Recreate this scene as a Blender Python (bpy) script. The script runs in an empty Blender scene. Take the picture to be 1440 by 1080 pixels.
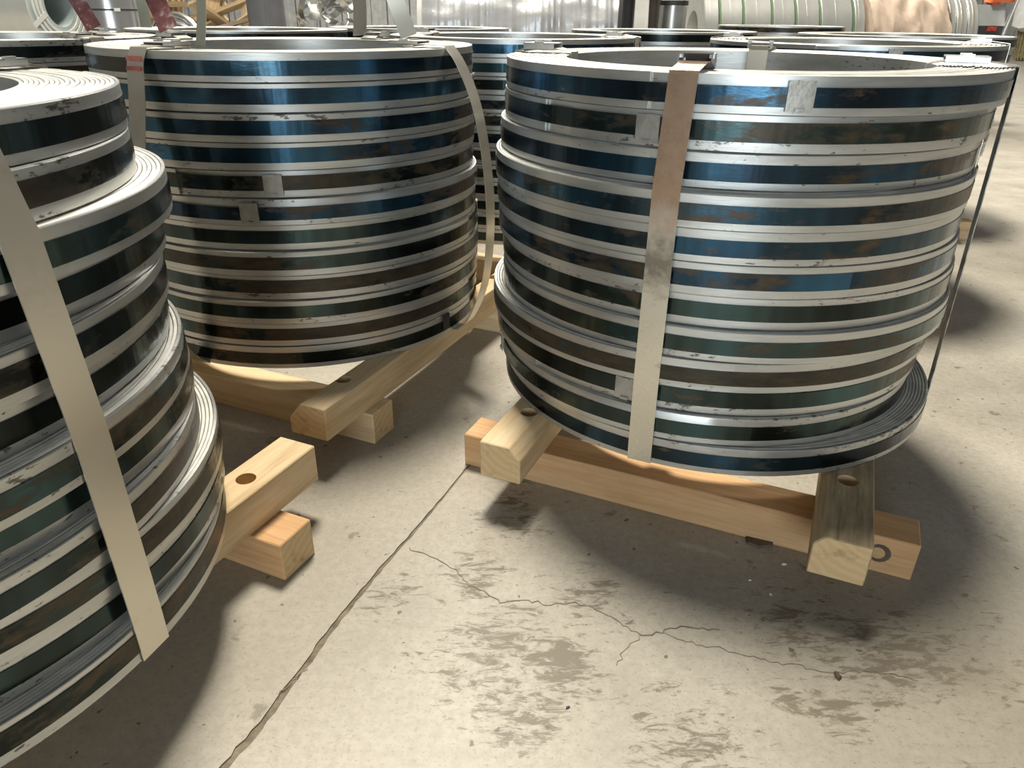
import bpy, bmesh, math, random
from mathutils import Vector, Matrix
random.seed(7)
R = math.radians
U = 1.25                      # layout numbers below are in units of 1.25 m
EYE = 0.782                   # camera height in those units
scene = bpy.context.scene
COL = scene.collection

# ------------------------------------------------------------------ camera
F_PX, PITCH, ROLL = 1023.8, R(27.118), R(0.6305)
cd = bpy.data.cameras.new('camera'); cam = bpy.data.objects.new('camera', cd); COL.objects.link(cam)
c_, s_ = math.cos(PITCH), math.sin(PITCH)
rt = Vector((1, 0, 0)); fw = Vector((0, c_, -s_)); up = Vector((0, s_, c_))
r2 = rt*math.cos(ROLL) + up*math.sin(ROLL); u2 = up*math.cos(ROLL) - rt*math.sin(ROLL)
m3 = Matrix((r2, u2, -fw)).transposed()
cam.matrix_world = Matrix.Translation((0, 0, EYE*U)) @ m3.to_4x4()
cd.sensor_width = 36; cd.lens = F_PX/1440*36; cd.clip_start = 0.05; cd.clip_end = 200
scene.camera = cam

# ------------------------------------------------------------------ light
w = bpy.data.worlds.new('hall_air'); scene.world = w; w.use_nodes = True
w.node_tree.nodes['Background'].inputs[0].default_value = (1.0, 0.975, 0.92, 1)
w.node_tree.nodes['Background'].inputs[1].default_value = 0.135
def area(name, loc, target, size, power, col, size_y=None, shape='RECTANGLE'):
    l = bpy.data.lights.new(name, 'AREA'); l.energy = power; l.color = col; l.shape = shape
    l.size = size
    if size_y: l.size_y = size_y
    o = bpy.data.objects.new(name, l); COL.objects.link(o); o.location = loc
    o.rotation_euler = (Vector(target) - Vector(loc)).to_track_quat('-Z', 'Y').to_euler()
    return o
area('high_bay_light', (-0.55, 5.5, 12.0), (0.1, 1.6, 0.4), 2.7, 2450, (1.0, 0.925, 0.79), shape='DISK')
area('roof_light_ahead', (-1.3, 11.0, 9.5), (-0.2, 1.2, 0.2), 3.5, 950, (1.0, 0.95, 0.85), 2.0)
area('back_fill_light', (2.0, 17.0, 10.0), (1.0, 15.0, 0.0), 5.0, 2200, (1.0, 0.96, 0.88), 2.0)  # unseen lamp added to brighten the back wall and background
area('open_gate_daylight', (-1.5, -11.0, 2.2), (0.0, 2.0, 0.8), 5.0, 620, (0.82, 0.93, 1.0), 4.5)

vs = scene.view_settings
vs.view_transform = 'Standard'; vs.look = 'None'; vs.gamma = 1.0; vs.exposure = 0.0
vs.use_curve_mapping = False

# ------------------------------------------------------------------ node helper
class G:
    def __init__(s, name):
        s.m = bpy.data.materials.new(name); s.m.use_nodes = True
        s.t = s.m.node_tree; s.b = s.t.nodes['Principled BSDF']
    def n(s, typ, ins=None, **props):
        nd = s.t.nodes.new(typ)
        for k, v in props.items(): setattr(nd, k, v)
        for k, v in (ins or {}).items():
            if hasattr(v, 'is_output'): s.t.links.new(v, nd.inputs[k])
            else: nd.inputs[k].default_value = v
        return nd
    def math(s, op, a, b=0.0, clamp=False):
        return s.n('ShaderNodeMath', {0: a, 1: b}, operation=op, use_clamp=clamp).outputs[0]
    def noise(s, vec, scale, detail=4.0, rough=0.55, dist=0.0):
        return s.n('ShaderNodeTexNoise', {'Vector': vec, 'Scale': scale, 'Detail': detail, 'Roughness': rough, 'Distortion': dist}).outputs[0]
    def ramp(s, fac, stops, interp='LINEAR'):
        nd = s.n('ShaderNodeValToRGB', {0: fac}); cr = nd.color_ramp; cr.interpolation = interp
        while len(cr.elements) < len(stops): cr.elements.new(0.5)
        for e, (p, c) in zip(cr.elements, stops):
            e.position = p; e.color = (*c, 1) if isinstance(c, tuple) else (c, c, c, 1)
        return nd.outputs[0]
    def mix(s, fac, a, b):
        nd = s.n('ShaderNodeMix', {0: fac}, data_type='RGBA')
        for k, v in ((6, a), (7, b)):
            if hasattr(v, 'is_output'): s.t.links.new(v, nd.inputs[k])
            else: nd.inputs[k].default_value = (*v, 1)
        return nd.outputs[2]
    def lerp(s, fac, a, b):
        return s.n('ShaderNodeMapRange', {0: fac, 3: a, 4: b}).outputs[0]
    def scale(s, vec, v):
        return s.n('ShaderNodeMapping', {0: vec, 3: v}).outputs[0]
    def coord(s, k='Object'): return s.n('ShaderNodeTexCoord').outputs[k]
    def rnd(s): return s.n('ShaderNodeObjectInfo').outputs['Random']
    def cyl(s):
        sp = s.n('ShaderNodeSeparateXYZ', {0: s.coord()})
        a = s.math('ARCTAN2', sp.outputs[1], sp.outputs[0])
        r = s.math('SQRT', s.math('ADD', s.math('MULTIPLY', sp.outputs[0], sp.outputs[0]), s.math('MULTIPLY', sp.outputs[1], sp.outputs[1])))
        rr = s.math('MULTIPLY', s.rnd(), 60.0)
        return s.n('ShaderNodeCombineXYZ', {0: s.math('MULTIPLY', a, 0.5), 1: sp.outputs[2], 2: s.math('ADD', rr, r)}).outputs[0]
    def set(s, **k):
        for a, v in k.items():
            i = s.b.inputs[a.replace('_', ' ')]
            if hasattr(v, 'is_output'): s.t.links.new(v, i)
            else: i.default_value = (*v, 1) if isinstance(v, tuple) and len(v) == 3 else v
        return s.m
    def bump(s, h, strength, dist=0.005):
        o = s.n('ShaderNodeBump', {'Height': h, 'Strength': strength, 'Distance': dist}).outputs[0]
        s.t.links.new(o, s.b.inputs['Normal'])

M = {}
def plain(name, col, rough=0.6, metal=0.0, var=0.15, scale=6.0, bump=0.0):
    g = G(name); v = g.coord(); nz = g.noise(v, scale, 5)
    lo = tuple(max(0, c*(1-var)) for c in col); hi = tuple(min(1, c*(1+var)) for c in col)
    g.set(Base_Color=g.ramp(nz, [(0.3, lo), (0.7, hi)]), Roughness=g.lerp(nz, rough*0.85, min(1, rough*1.15)), Metallic=metal)
    if bump: g.bump(g.noise(v, scale*3, 6), bump, 0.01)
    M[name] = g.m
    return g.m

def make_materials():
    # galvanised strip (coil flank)
    g = G('galvanised_strip'); v = g.cyl()
    a = g.noise(g.scale(v, (6, 40, 1)), 1.0, 5, 0.6); b = g.noise(g.scale(v, (55, 130, 1)), 1.0, 5, 0.65)
    base = g.ramp(a, [(0.3, (0.44, 0.45, 0.44)), (0.7, (0.64, 0.645, 0.62))])
    sp = g.ramp(g.math('ADD', g.math('MULTIPLY', b, 0.65), g.math('MULTIPLY', g.noise(g.scale(v, (3, 14, 1)), 1.0, 3), 0.45)), [(0.655, 0.0), (0.70, 0.9)])
    g.set(Base_Color=g.mix(sp, base, (0.10, 0.095, 0.08)), Metallic=0.82, Roughness=g.lerp(a, 0.30, 0.46))
    g.bump(g.noise(g.scale(v, (8, 60, 1)), 1.0, 5), 0.12, 0.004); M['galv'] = g.m
    # cut edges of the wraps (coil top)
    g = G('strip_edges'); v = g.coord()
    a = g.noise(v, 30, 5, 0.6); b = g.noise(v, 7, 4)
    base = g.ramp(a, [(0.3, (0.50, 0.50, 0.465)), (0.7, (0.72, 0.71, 0.655))])
    g.set(Base_Color=g.mix(g.ramp(b, [(0.60, 0.0), (0.75, 0.6)]), base, (0.34, 0.33, 0.29)), Metallic=0.20, Roughness=0.55); M['edge'] = g.m
    # blued steel band, partly rusted, with reflection zones painted into its blues
    g = G('blued_steel_band'); v = g.cyl()
    tone = g.n('ShaderNodeSeparateColor', {0: g.n('ShaderNodeObjectInfo').outputs['Color']}); r = tone.outputs[0]
    n1 = g.noise(g.scale(v, (2.2, 3, 1)), 1.0, 3, 0.5); n2 = g.noise(g.scale(v, (16, 45, 1)), 1.0, 6, 0.65)
    n3 = g.math('ADD', g.noise(g.scale(v, (3.5, 0.5, 1)), 1.0, 4, 0.6), g.math('MULTIPLY', g.math('SUBTRACT', tone.outputs[2], 0.5), 0.3))
    teal = g.ramp(n3, [(0.36, (0.018, 0.021, 0.020)), (0.48, (0.034, 0.046, 0.044)), (0.58, (0.055, 0.088, 0.089)), (0.70, (0.062, 0.130, 0.145))])
    navy = g.ramp(n3, [(0.36, (0.020, 0.024, 0.030)), (0.48, (0.028, 0.050, 0.075)), (0.58, (0.040, 0.105, 0.170)), (0.70, (0.050, 0.150, 0.280))])
    blue = g.mix(g.ramp(g.math('ADD', g.noise(g.scale(v, (1.4, 0.2, 0.7)), 1.0, 2), g.math('SUBTRACT', tone.outputs[1], 0.5)), [(0.38, 0.0), (0.66, 1.0)]), teal, navy)
    k = g.math('ADD', g.math('ADD', g.math('MULTIPLY', n1, 0.75), g.math('MULTIPLY', n2, 0.45)), g.math('MULTIPLY', r, 0.30))
    rust = g.ramp(k, [(0.735, 0.0), (0.80, 0.92)])
    rc = g.ramp(n2, [(0.3, (0.022, 0.018, 0.012)), (0.52, (0.050, 0.041, 0.027)), (0.66, (0.080, 0.056, 0.032)), (0.76, (0.15, 0.085, 0.042))])
    wh = g.ramp(g.noise(g.scale(v, (9, 22, 1)), 1.0, 5, 0.6), [(0.735, 0.0), (0.78, 0.8)])
    g.set(Base_Color=g.mix(wh, g.mix(rust, blue, rc), (0.45, 0.44, 0.41)), Metallic=g.lerp(rust, 0.95, 0.45), Roughness=g.lerp(rust, 0.20, 0.42))
    wv = g.noise(g.scale(v, (14, 1.5, 1)), 1.0, 3); g.bump(g.math('ADD', wv, g.math('MULTIPLY', n2, 0.12)), 0.22, 0.012); M['band'] = g.m
    # tie strap and seals
    g = G('tie_strap_steel'); v = g.coord()
    a = g.noise(v, 5, 5, 0.6); b = g.noise(v, 18, 5, 0.7)
    st = g.ramp(g.math('ADD', g.math('MULTIPLY', a, 0.7), g.math('MULTIPLY', b, 0.4)), [(0.58, 0.0), (0.78, 0.55)])
    g.set(Base_Color=g.mix(st, (0.76, 0.715, 0.61), (0.42, 0.375, 0.29)), Metallic=0.8, Roughness=g.lerp(a, 0.26, 0.38)); M['strap'] = g.m
    g = G('coppery_strap_steel'); v = g.coord()
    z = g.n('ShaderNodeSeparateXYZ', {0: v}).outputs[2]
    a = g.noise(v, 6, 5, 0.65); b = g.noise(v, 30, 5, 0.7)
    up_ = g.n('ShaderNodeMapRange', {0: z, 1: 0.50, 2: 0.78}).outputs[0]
    st = g.ramp(g.math('ADD', g.math('MULTIPLY', up_, 0.50), g.math('MULTIPLY', a, 0.55)), [(0.45, 0.0), (0.62, 0.9)])  # tint turns coppery toward the top
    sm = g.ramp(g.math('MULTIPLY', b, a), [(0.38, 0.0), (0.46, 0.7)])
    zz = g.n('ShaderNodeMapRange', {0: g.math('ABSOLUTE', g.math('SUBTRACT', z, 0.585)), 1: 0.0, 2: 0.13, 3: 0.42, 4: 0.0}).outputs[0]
    sm2 = g.ramp(g.math('ADD', zz, g.math('MULTIPLY', b, 0.5)), [(0.46, 0.0), (0.66, 0.75)])  # dark mirrored smudge painted into the colour at mid height
    g.set(Base_Color=g.mix(sm2, g.mix(sm, g.mix(st, (0.76, 0.73, 0.65), (0.56, 0.36, 0.23)), (0.12, 0.10, 0.08)), (0.13, 0.115, 0.09)), Metallic=0.85, Roughness=g.lerp(b, 0.2, 0.36)); M['strap_coppery'] = g.m
    # wood
    def wood(name, c1, c2, c3, weather=0.0):
        g = G(name); v = g.coord(); vv = g.n('ShaderNodeVectorMath', {0: v, 1: g.n('ShaderNodeCombineXYZ', {0: g.math('MULTIPLY', g.rnd(), 31.0), 1: g.math('MULTIPLY', g.rnd(), 17.0)}).outputs[0]}).outputs[0]
        gr = g.noise(g.scale(vv, (2.2, 26, 26)), 1.0, 6, 0.62, 0.6); fi = g.noise(g.scale(vv, (10, 140, 140)), 1.0, 3, 0.6)
        bl = g.noise(g.scale(vv, (3, 6, 6)), 1.0, 4)
        base = g.ramp(g.math('ADD', g.math('MULTIPLY', gr, 0.7), g.math('MULTIPLY', fi, 0.3)), [(0.30, c1), (0.5, c2), (0.68, c3)])
        base = g.mix(g.ramp(bl, [(0.55 - weather*0.2, 0.0), (0.72 - weather*0.2, 0.25 + weather*0.6)]), base, (c1[0]*0.5, c1[1]*0.5, c1[2]*0.55))
        g.set(Base_Color=base, Roughness=0.72); g.bump(gr, 0.25, 0.004); M[name] = g.m
    wood('pine', (0.46, 0.32, 0.17), (0.64, 0.48, 0.28), (0.75, 0.60, 0.39))
    wood('orange_pine', (0.44, 0.24, 0.10), (0.58, 0.35, 0.17), (0.68, 0.46, 0.25))
    wood('weathered_pine', (0.17, 0.12, 0.07), (0.44, 0.35, 0.21), (0.58, 0.48, 0.31), 0.55)
    wood('old_board', (0.36, 0.25, 0.14), (0.54, 0.41, 0.25), (0.68, 0.55, 0.37), 0.2)
    g = G('end_grain'); v = g.coord()
    wv = g.n('ShaderNodeTexWave', {'Vector': g.n('ShaderNodeMapping', {0: v, 1: (0, 0.07, -0.16), 3: (0.1, 1, 1.2)}).outputs[0], 'Scale': 16.0, 'Distortion': 5.0, 'Detail': 3.0}, wave_type='RINGS').outputs[0]
    nz = g.noise(v, 26, 5)
    g.set(Base_Color=g.mix(g.ramp(nz, [(0.58, 0.0), (0.75, 0.7)]), g.ramp(wv, [(0.2, (0.60, 0.42, 0.22)), (0.8, (0.65, 0.47, 0.26))]), (0.22, 0.14, 0.07)), Roughness=0.8); M['end_grain'] = g.m
    # concrete
    g = G('worn_concrete'); v = g.coord()
    big = g.noise(v, 0.7, 5, 0.55); mid = g.noise(v, 4.5, 7, 0.62); fine = g.noise(v, 60, 6, 0.7)
    base = g.ramp(mid, [(0.30, (0.325, 0.298, 0.248)), (0.50, (0.405, 0.376, 0.318)), (0.70, (0.475, 0.445, 0.385))])
    base = g.mix(g.ramp(big, [(0.35, 0.0), (0.65, 0.55)]), base, (0.355, 0.328, 0.272))
    base = g.mix(g.ramp(fine, [(0.40, 0.0), (0.70, 0.42)]), base, (0.21, 0.19, 0.15))
    grit = g.noise(v, 150, 4, 0.7); base = g.mix(g.ramp(grit, [(0.56, 0.0), (0.68, 0.62)]), base, (0.19, 0.165, 0.12))
    # scuffs: clusters of short strokes in two directions, densest in a few worn places
    def strokes(ang, sx, sy, sc): return g.noise(g.n('ShaderNodeMapping', {0: v, 2: (0, 0, R(ang)), 3: (sx, sy, 1)}).outputs[0], sc, 8, 0.74, 0.5)
    s1 = strokes(38, 1.0, 2.6, 17); s2 = strokes(-52, 1.0, 3.4, 21); sc = g.math('MAXIMUM', s1, g.math('SUBTRACT', s2, 0.015))
    patch = g.noise(v, 3.2, 4, 0.55)
    dens = None
    for (x, y, rad) in ((-0.03, 0.74, 0.13), (-0.03, 0.68, 0.10), (0.07, 0.70, 0.09), (0.02, 0.61, 0.09), (0.42, 0.64, 0.07), (0.36, 0.65, 0.04), (0.56, 0.74, 0.22), (0.0, 1.05, 0.10), (0.2, 0.60, 0.10), (-0.17, 0.82, 0.08), (0.13, 0.83, 0.09), (-0.05, 0.86, 0.07)):
        dd = g.n('ShaderNodeVectorMath', {0: v, 1: (x*U, y*U, 0)}, operation='DISTANCE').outputs['Value']
        f = g.n('ShaderNodeMapRange', {0: dd, 1: rad*U*1.3, 2: 0.0, 3: 0.0, 4: 0.15}).outputs[0]
        dens = f if dens is None else g.math('MAXIMUM', dens, f)
    key = g.math('ADD', g.math('ADD', g.math('MULTIPLY', sc, 0.72), g.math('MULTIPLY', patch, 0.30)), dens)
    base = g.mix(g.ramp(key, [(0.620, 0.0), (0.675, 0.92)]), base, (0.135, 0.111, 0.074))
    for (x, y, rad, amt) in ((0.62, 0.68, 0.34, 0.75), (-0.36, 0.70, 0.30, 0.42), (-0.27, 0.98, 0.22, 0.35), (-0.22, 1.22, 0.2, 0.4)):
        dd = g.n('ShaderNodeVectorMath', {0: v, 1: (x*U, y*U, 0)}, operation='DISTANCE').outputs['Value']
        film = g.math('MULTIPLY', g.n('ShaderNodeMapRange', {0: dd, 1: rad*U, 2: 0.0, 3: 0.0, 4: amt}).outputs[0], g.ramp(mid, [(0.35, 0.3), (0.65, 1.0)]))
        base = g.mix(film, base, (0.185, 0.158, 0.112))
    blot = g.ramp(g.noise(v, 11, 5, 0.55), [(0.66, 0.0), (0.70, 0.8)]); base = g.mix(blot, base, (0.17, 0.145, 0.10))
    speck = g.ramp(g.noise(v, 42, 2, 0.5), [(0.71, 0.0), (0.74, 0.9)]); base = g.mix(speck, base, (0.10, 0.085, 0.06))
    scr = g.noise(g.n('ShaderNodeMapping', {0: v, 2: (0, 0, R(-25)), 3: (1.5, 70, 1)}).outputs[0], 1.6, 4, 0.55)
    base = g.mix(g.ramp(scr, [(0.67, 0.0), (0.72, 0.35)]), base, (0.22, 0.19, 0.14))
    g.set(Base_Color=base, Roughness=g.lerp(mid, 0.40, 0.62), Specular_IOR_Level=0.5)
    g.bump(g.math('ADD', mid, g.math('MULTIPLY', fine, 0.25)), 0.18, 0.006); M['concrete'] = g.m
    plain('joint_dirt', (0.19, 0.16, 0.115), 0.95, 0, 0.45, 30, 0.6)
    plain('crack_dark', (0.20, 0.17, 0.125), 0.95, 0, 0.4, 40)
    plain('cladding', (0.66, 0.67, 0.65), 0.5, 0.1)
    plain('white_alu', (0.74, 0.77, 0.75), 0.38, 0.45, 0.05)
    plain('bore_grey', (0.42, 0.48, 0.48), 0.5, 0.4, 0.06)
    plain('bright_alu', (0.82, 0.83, 0.83), 0.24, 0.92, 0.06)
    plain('film', (0.60, 0.62, 0.64), 0.34, 0.5, 0.10, 3, 0.5)
    plain('dark_steel', (0.055, 0.055, 0.058), 0.5, 0.4, 0.2)
    plain('column_paint', (0.155, 0.16, 0.175), 0.55, 0.1, 0.12)
    plain('post_brown', (0.10, 0.085, 0.07), 0.7, 0.1, 0.3)
    plain('slit_steel', (0.62, 0.63, 0.60), 0.38, 0.7, 0.08)
    plain('spacer_green', (0.12, 0.20, 0.10), 0.7, 0, 0.2)
    plain('kraft', (0.46, 0.36, 0.28), 0.8, 0, 0.2, 5, 0.5)
    plain('machine_grey', (0.38, 0.40, 0.40), 0.4, 0.3, 0.1)
    plain('orange_paint', (0.62, 0.14, 0.04), 0.5, 0, 0.1)
    plain('red_paint', (0.42, 0.05, 0.03), 0.5, 0, 0.1)
    g = G('red_strap'); v = g.coord(); a = g.noise(v, 30, 5, 0.7)
    g.set(Base_Color=g.ramp(a, [(0.42, (0.115, 0.036, 0.038)), (0.58, (0.19, 0.07, 0.072)), (0.70, (0.42, 0.36, 0.34))]), Metallic=0.2, Roughness=0.5); M['red_strap'] = g.m
    plain('red_mark', (0.45, 0.14, 0.12), 0.6, 0.2, 0.3, 40)
    plain('olive_strap', (0.46, 0.47, 0.38), 0.4, 0.6, 0.12)
    plain('grey_strap', (0.40, 0.37, 0.31), 0.45, 0.5, 0.15)
    plain('scrap_steel', (0.55, 0.56, 0.55), 0.30, 0.85, 0.15)
    plain('straw', (0.24, 0.20, 0.10), 0.9, 0, 0.35, 9, 0.5)
    plain('white_sack', (0.72, 0.73, 0.70), 0.7, 0, 0.1)
    plain('label_white', (0.8, 0.8, 0.78), 0.6, 0, 0.03)
    plain('rag', (0.11, 0.085, 0.06), 0.9, 0, 0.3, 20, 0.4)
    plain('edge_strap', (0.30, 0.28, 0.25), 0.45, 0.6, 0.7, 38)
    plain('seal_zinc', (0.62, 0.63, 0.62), 0.34, 0.75, 0.12, 20)
    plain('dull_seal', (0.42, 0.41, 0.38), 0.42, 0.7, 0.25, 30, 0.08)
    plain('gap_shade', (0.05, 0.045, 0.04), 0.5, 0.6, 0.3)
make_materials()

# ------------------------------------------------------------------ mesh helper
class MB:
    """Collects faces in layout units; build() links them as one mesh object."""
    def __init__(s): s.v = []; s.f = []; s.mi = []
    def add(s, vs, fs, mi=0):
        o = len(s.v); s.v += [tuple(p) for p in vs]
        for f in fs: s.f.append([i+o for i in f]); s.mi.append(mi)
    def box(s, c, d, mat=None, mi=0):
        x, y, z = (q/2 for q in d)
        P = [Vector((a*x, b*y, e*z)) for e in (-1, 1) for b in (-1, 1) for a in (-1, 1)]
        if mat: P = [mat @ p for p in P]
        s.add([p + Vector(c) for p in P], [(0, 2, 3, 1), (4, 5, 7, 6), (0, 1, 5, 4), (2, 6, 7, 3), (0, 4, 6, 2), (1, 3, 7, 5)], mi)
    def lathe(s, prof, seg, a0=0.0, a1=2*math.pi, closed_prof=True, mis=None, wob=None):
        n = len(prof); full = abs(a1-a0-2*math.pi) < 1e-6; cnt = seg if full else seg+1
        vs = []
        for i in range(cnt):
            a = a0 + (a1-a0)*i/seg
            for r, z in prof:
                dz = wob(a) if wob else 0
                vs.append((r*math.cos(a), r*math.sin(a), z+dz))
        o = len(s.v); s.v += vs
        for i in range(seg):
            j = (i+1) % cnt
            for k in range(n if closed_prof else n-1):
                l = (k+1) % n
                s.f.append([o+i*n+k, o+j*n+k, o+j*n+l, o+i*n+l]); s.mi.append(mis[k] if mis else 0)
        if not full and closed_prof:
            s.f.append([o+k for k in range(n)]); s.mi.append(0)
            s.f.append([o+seg*n+k for k in reversed(range(n))]); s.mi.append(0)
    def ribbon(s, path, wdir, width, th, mi=0, twist=None):
        """flat strip of real thickness along path; wdir: vector or list of vectors"""
        n = len(path); P = [Vector(p) for p in path]; vs = []
        for i, p in enumerate(P):
            t = (P[min(i+1, n-1)] - P[max(i-1, 0)]).normalized()
            wd = Vector(wdir[i] if isinstance(wdir, list) else wdir); wd = (wd - t*wd.dot(t)).normalized()
            nn = t.cross(wd).normalized()
            w_ = width[i] if isinstance(width, list) else width
            for a, b in ((-1, -1), (1, -1), (1, 1), (-1, 1)): vs.append(p + wd*(a*w_/2) + nn*(b*th/2))
        fs = []
        for i in range(n-1):
            for k in range(4): l = (k+1) % 4; fs.append((i*4+k, i*4+l, (i+1)*4+l, (i+1)*4+k))
        fs += [(3, 2, 1, 0), tuple((n-1)*4+k for k in range(4))]
        s.add(vs, fs, mi)
    def cyl(s, p0, p1, r0, r1=None, seg=20, mi=0):
        p0, p1 = Vector(p0), Vector(p1); r1 = r0 if r1 is None else r1
        q = (p1-p0).to_track_quat('Z', 'Y'); vs = []
        for p, r in ((p0, r0), (p1, r1)):
            for i in range(seg): a = 2*math.pi*i/seg; vs.append(p + q @ Vector((r*math.cos(a), r*math.sin(a), 0)))
        fs = [(i, (i+1) % seg, seg+(i+1) % seg, seg+i) for i in range(seg)] + [tuple(reversed(range(seg))), tuple(range(seg, 2*seg))]
        s.add(vs, fs, mi)
    def mesh(s, name, mats, smooth=30):
        me = bpy.data.meshes.new(name); me.from_pydata([(x*U, y*U, z*U) for x, y, z in s.v], [], s.f)
        for m in (mats if isinstance(mats, (list, tuple)) else [mats]): me.materials.append(M[m] if isinstance(m, str) else m)
        me.polygons.foreach_set('material_index', s.mi)
        bm = bmesh.new(); bm.from_mesh(me); bmesh.ops.recalc_face_normals(bm, faces=bm.faces); bm.to_mesh(me); bm.free()
        if smooth:
            me.polygons.foreach_set('use_smooth', [True]*len(me.polygons)); me.set_sharp_from_angle(angle=R(smooth))
        me.update(); return me
    def build(s, name, mats, parent=None, loc=(0, 0, 0), rot=(0, 0, 0), smooth=30):
        return obj(name, s.mesh(name, mats, smooth), parent, loc, rot)
def obj(name, me, parent=None, loc=(0, 0, 0), rot=(0, 0, 0)):
    o = bpy.data.objects.new(name, me); COL.objects.link(o)
    if parent: o.parent = parent
    o.location = Vector(loc)*U; o.rotation_euler = rot
    return o
def tag(o, label, cat, group=None, kind=None):
    o['label'] = label; o['category'] = cat
    if group: o['group'] = group
    if kind: o['kind'] = kind
    return o
def thing(name, label, cat, loc=(0, 0, 0), rz=0.0, group=None):
    return tag(obj(name, None, None, loc, (0, 0, rz)), label, cat, group)
def smooth_path(pts, it=2):
    for _ in range(it):
        q = [pts[0]]
        for a, b in zip(pts, pts[1:]):
            a, b = Vector(a), Vector(b); q += [a.lerp(b, 0.25), a.lerp(b, 0.75)]
        pts = q + [pts[-1]]
    return [Vector(p) for p in pts]

# ------------------------------------------------------------------ floor, joint, cracks, far wall
UA = R(-23.8)                                   # direction of the bottom runners of all skids
eu = Vector((math.cos(UA), math.sin(UA), 0)); en = Vector((-math.sin(UA), math.cos(UA), 0))
def build_floor():
    rnd = random.Random(3)
    known = [(-0.60, -0.12), (-0.326, 0.55), (-0.302, 0.607), (-0.28, 0.672), (-0.25, 0.765), (-0.207, 0.875), (-0.164, 0.973), (-0.125, 1.068), (-0.087, 1.166), (0.30, 2.10)]
    pts = []
    for (a, b) in zip(known, known[1:]):
        n = max(2, int(math.hypot(b[0]-a[0], b[1]-a[1])/0.012))
        for i in range(n): t = i/n; pts.append((a[0]+(b[0]-a[0])*t, a[1]+(b[1]-a[1])*t))
    far = [(0.30+0.4*k*0.4, 2.10+0.4*k*0.93) for k in range(1, 60)]; pts += far
    near = [(-0.60-0.41*k*0.3, -0.12-k*0.3) for k in range(30, 0, -1)]; pts = near + pts
    L, Rr = [], []
    for x, y in pts:
        wd = max(0.0022, 0.0062 - 0.0062*max(0, y-0.5)); j = 0.35*wd if y < 2.2 else 0
        L.append((x - wd + rnd.uniform(-j, j), y)); Rr.append((x + wd + rnd.uniform(-j, j), y))
    XL, XR = -16.0, 20.0
    m = MB(); n = len(pts); D = 0.006
    for i in range(n-1):
        a, b = L[i], L[i+1]; c, d = Rr[i], Rr[i+1]
        m.add([(XL, a[1], 0), (a[0], a[1], 0), (b[0], b[1], 0), (XL, b[1], 0)], [(0, 1, 2, 3)])
        m.add([(c[0], c[1], 0), (XR, c[1], 0), (XR, d[1], 0), (d[0], d[1], 0)], [(0, 1, 2, 3)])
        m.add([(a[0], a[1], 0), (a[0], a[1], -D), (b[0], b[1], -D), (b[0], b[1], 0)], [(0, 1, 2, 3)])
        m.add([(c[0], c[1], 0), (c[0], c[1], -D), (d[0], d[1], -D), (d[0], d[1], 0)], [(0, 1, 2, 3)])
    y0, y1 = pts[0][1], pts[-1][1]
    fl = m.build('floor', 'concrete', smooth=0); fl['kind'] = 'structure'; fl['label'] = 'worn beige concrete floor with scuffs, cracks and a joint'
    j = MB()
    for i in range(n-1):
        a, b = L[i], L[i+1]; c, d = Rr[i], Rr[i+1]; z = -0.0022
        j.add([(a[0]-.002, a[1], z), (c[0]+.002, c[1], z), (d[0]+.002, d[1], z), (b[0]-.002, b[1], z)], [(0, 1, 2, 3)])
    o = j.build('expansion_joint', 'joint_dirt', fl, smooth=0); o['label'] = 'dark dirt-filled expansion joint in the concrete'
    def crack(path, w0, name='crack'):
        q = []
        for a, b in zip(path, path[1:]):
            k = max(2, int(math.hypot(b[0]-a[0], b[1]-a[1])/0.007))
            for i in range(k): t = i/k; q.append((a[0]+(b[0]-a[0])*t + rnd.uniform(-.0032, .0032), a[1]+(b[1]-a[1])*t + rnd.uniform(-.0032, .0032), 0.0004))
        q.append((*path[-1], 0.0004)); r = MB()
        r.ribbon(q, [Vector((-(q[min(i+1, len(q)-1)][1]-q[max(i-1, 0)][1]), q[min(i+1, len(q)-1)][0]-q[max(i-1, 0)][0], 0)) for i in range(len(q))],
                 [w0*rnd.uniform(0.35, 1.2) for _ in q], 0.0006)
        r.build(name, 'crack_dark', fl, smooth=0)
    crack([(-0.166, 0.936), (-0.129, 0.916), (-0.086, 0.887), (-0.06, 0.852), (-0.029, 0.831), (-0.012, 0.816), (0.019, 0.821), (0.056, 0.812), (0.088, 0.815), (0.119, 0.81), (0.157, 0.778), (0.185, 0.754), (0.216, 0.76), (0.249, 0.772), (0.30, 0.765)], 0.0019)
    crack([(0.216, 0.76), (0.248, 0.743), (0.289, 0.731), (0.334, 0.716), (0.379, 0.704), (0.432, 0.693), (0.489, 0.694), (0.54, 0.68)], 0.0012)
    crack([(0.185, 0.754), (0.155, 0.72), (0.145, 0.70)], 0.0011)
    crack([(-0.295, 0.644), (-0.264, 0.701)], 0.0012, 'scratch')
    return fl
build_floor()
wl = MB()
for k in range(60):
    x = -16 + 36*k/60
    wl.box((x+0.3, 21.6, 3.2), (0.56, 0.12, 6.4)); wl.box((x+0.3, 21.52, 3.2), (0.2, 0.06, 6.4))
wo = wl.build('wall_back', 'cladding', smooth=0); wo['kind'] = 'structure'; wo['label'] = 'pale grey profiled cladding wall at the far end of the hall'

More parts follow.
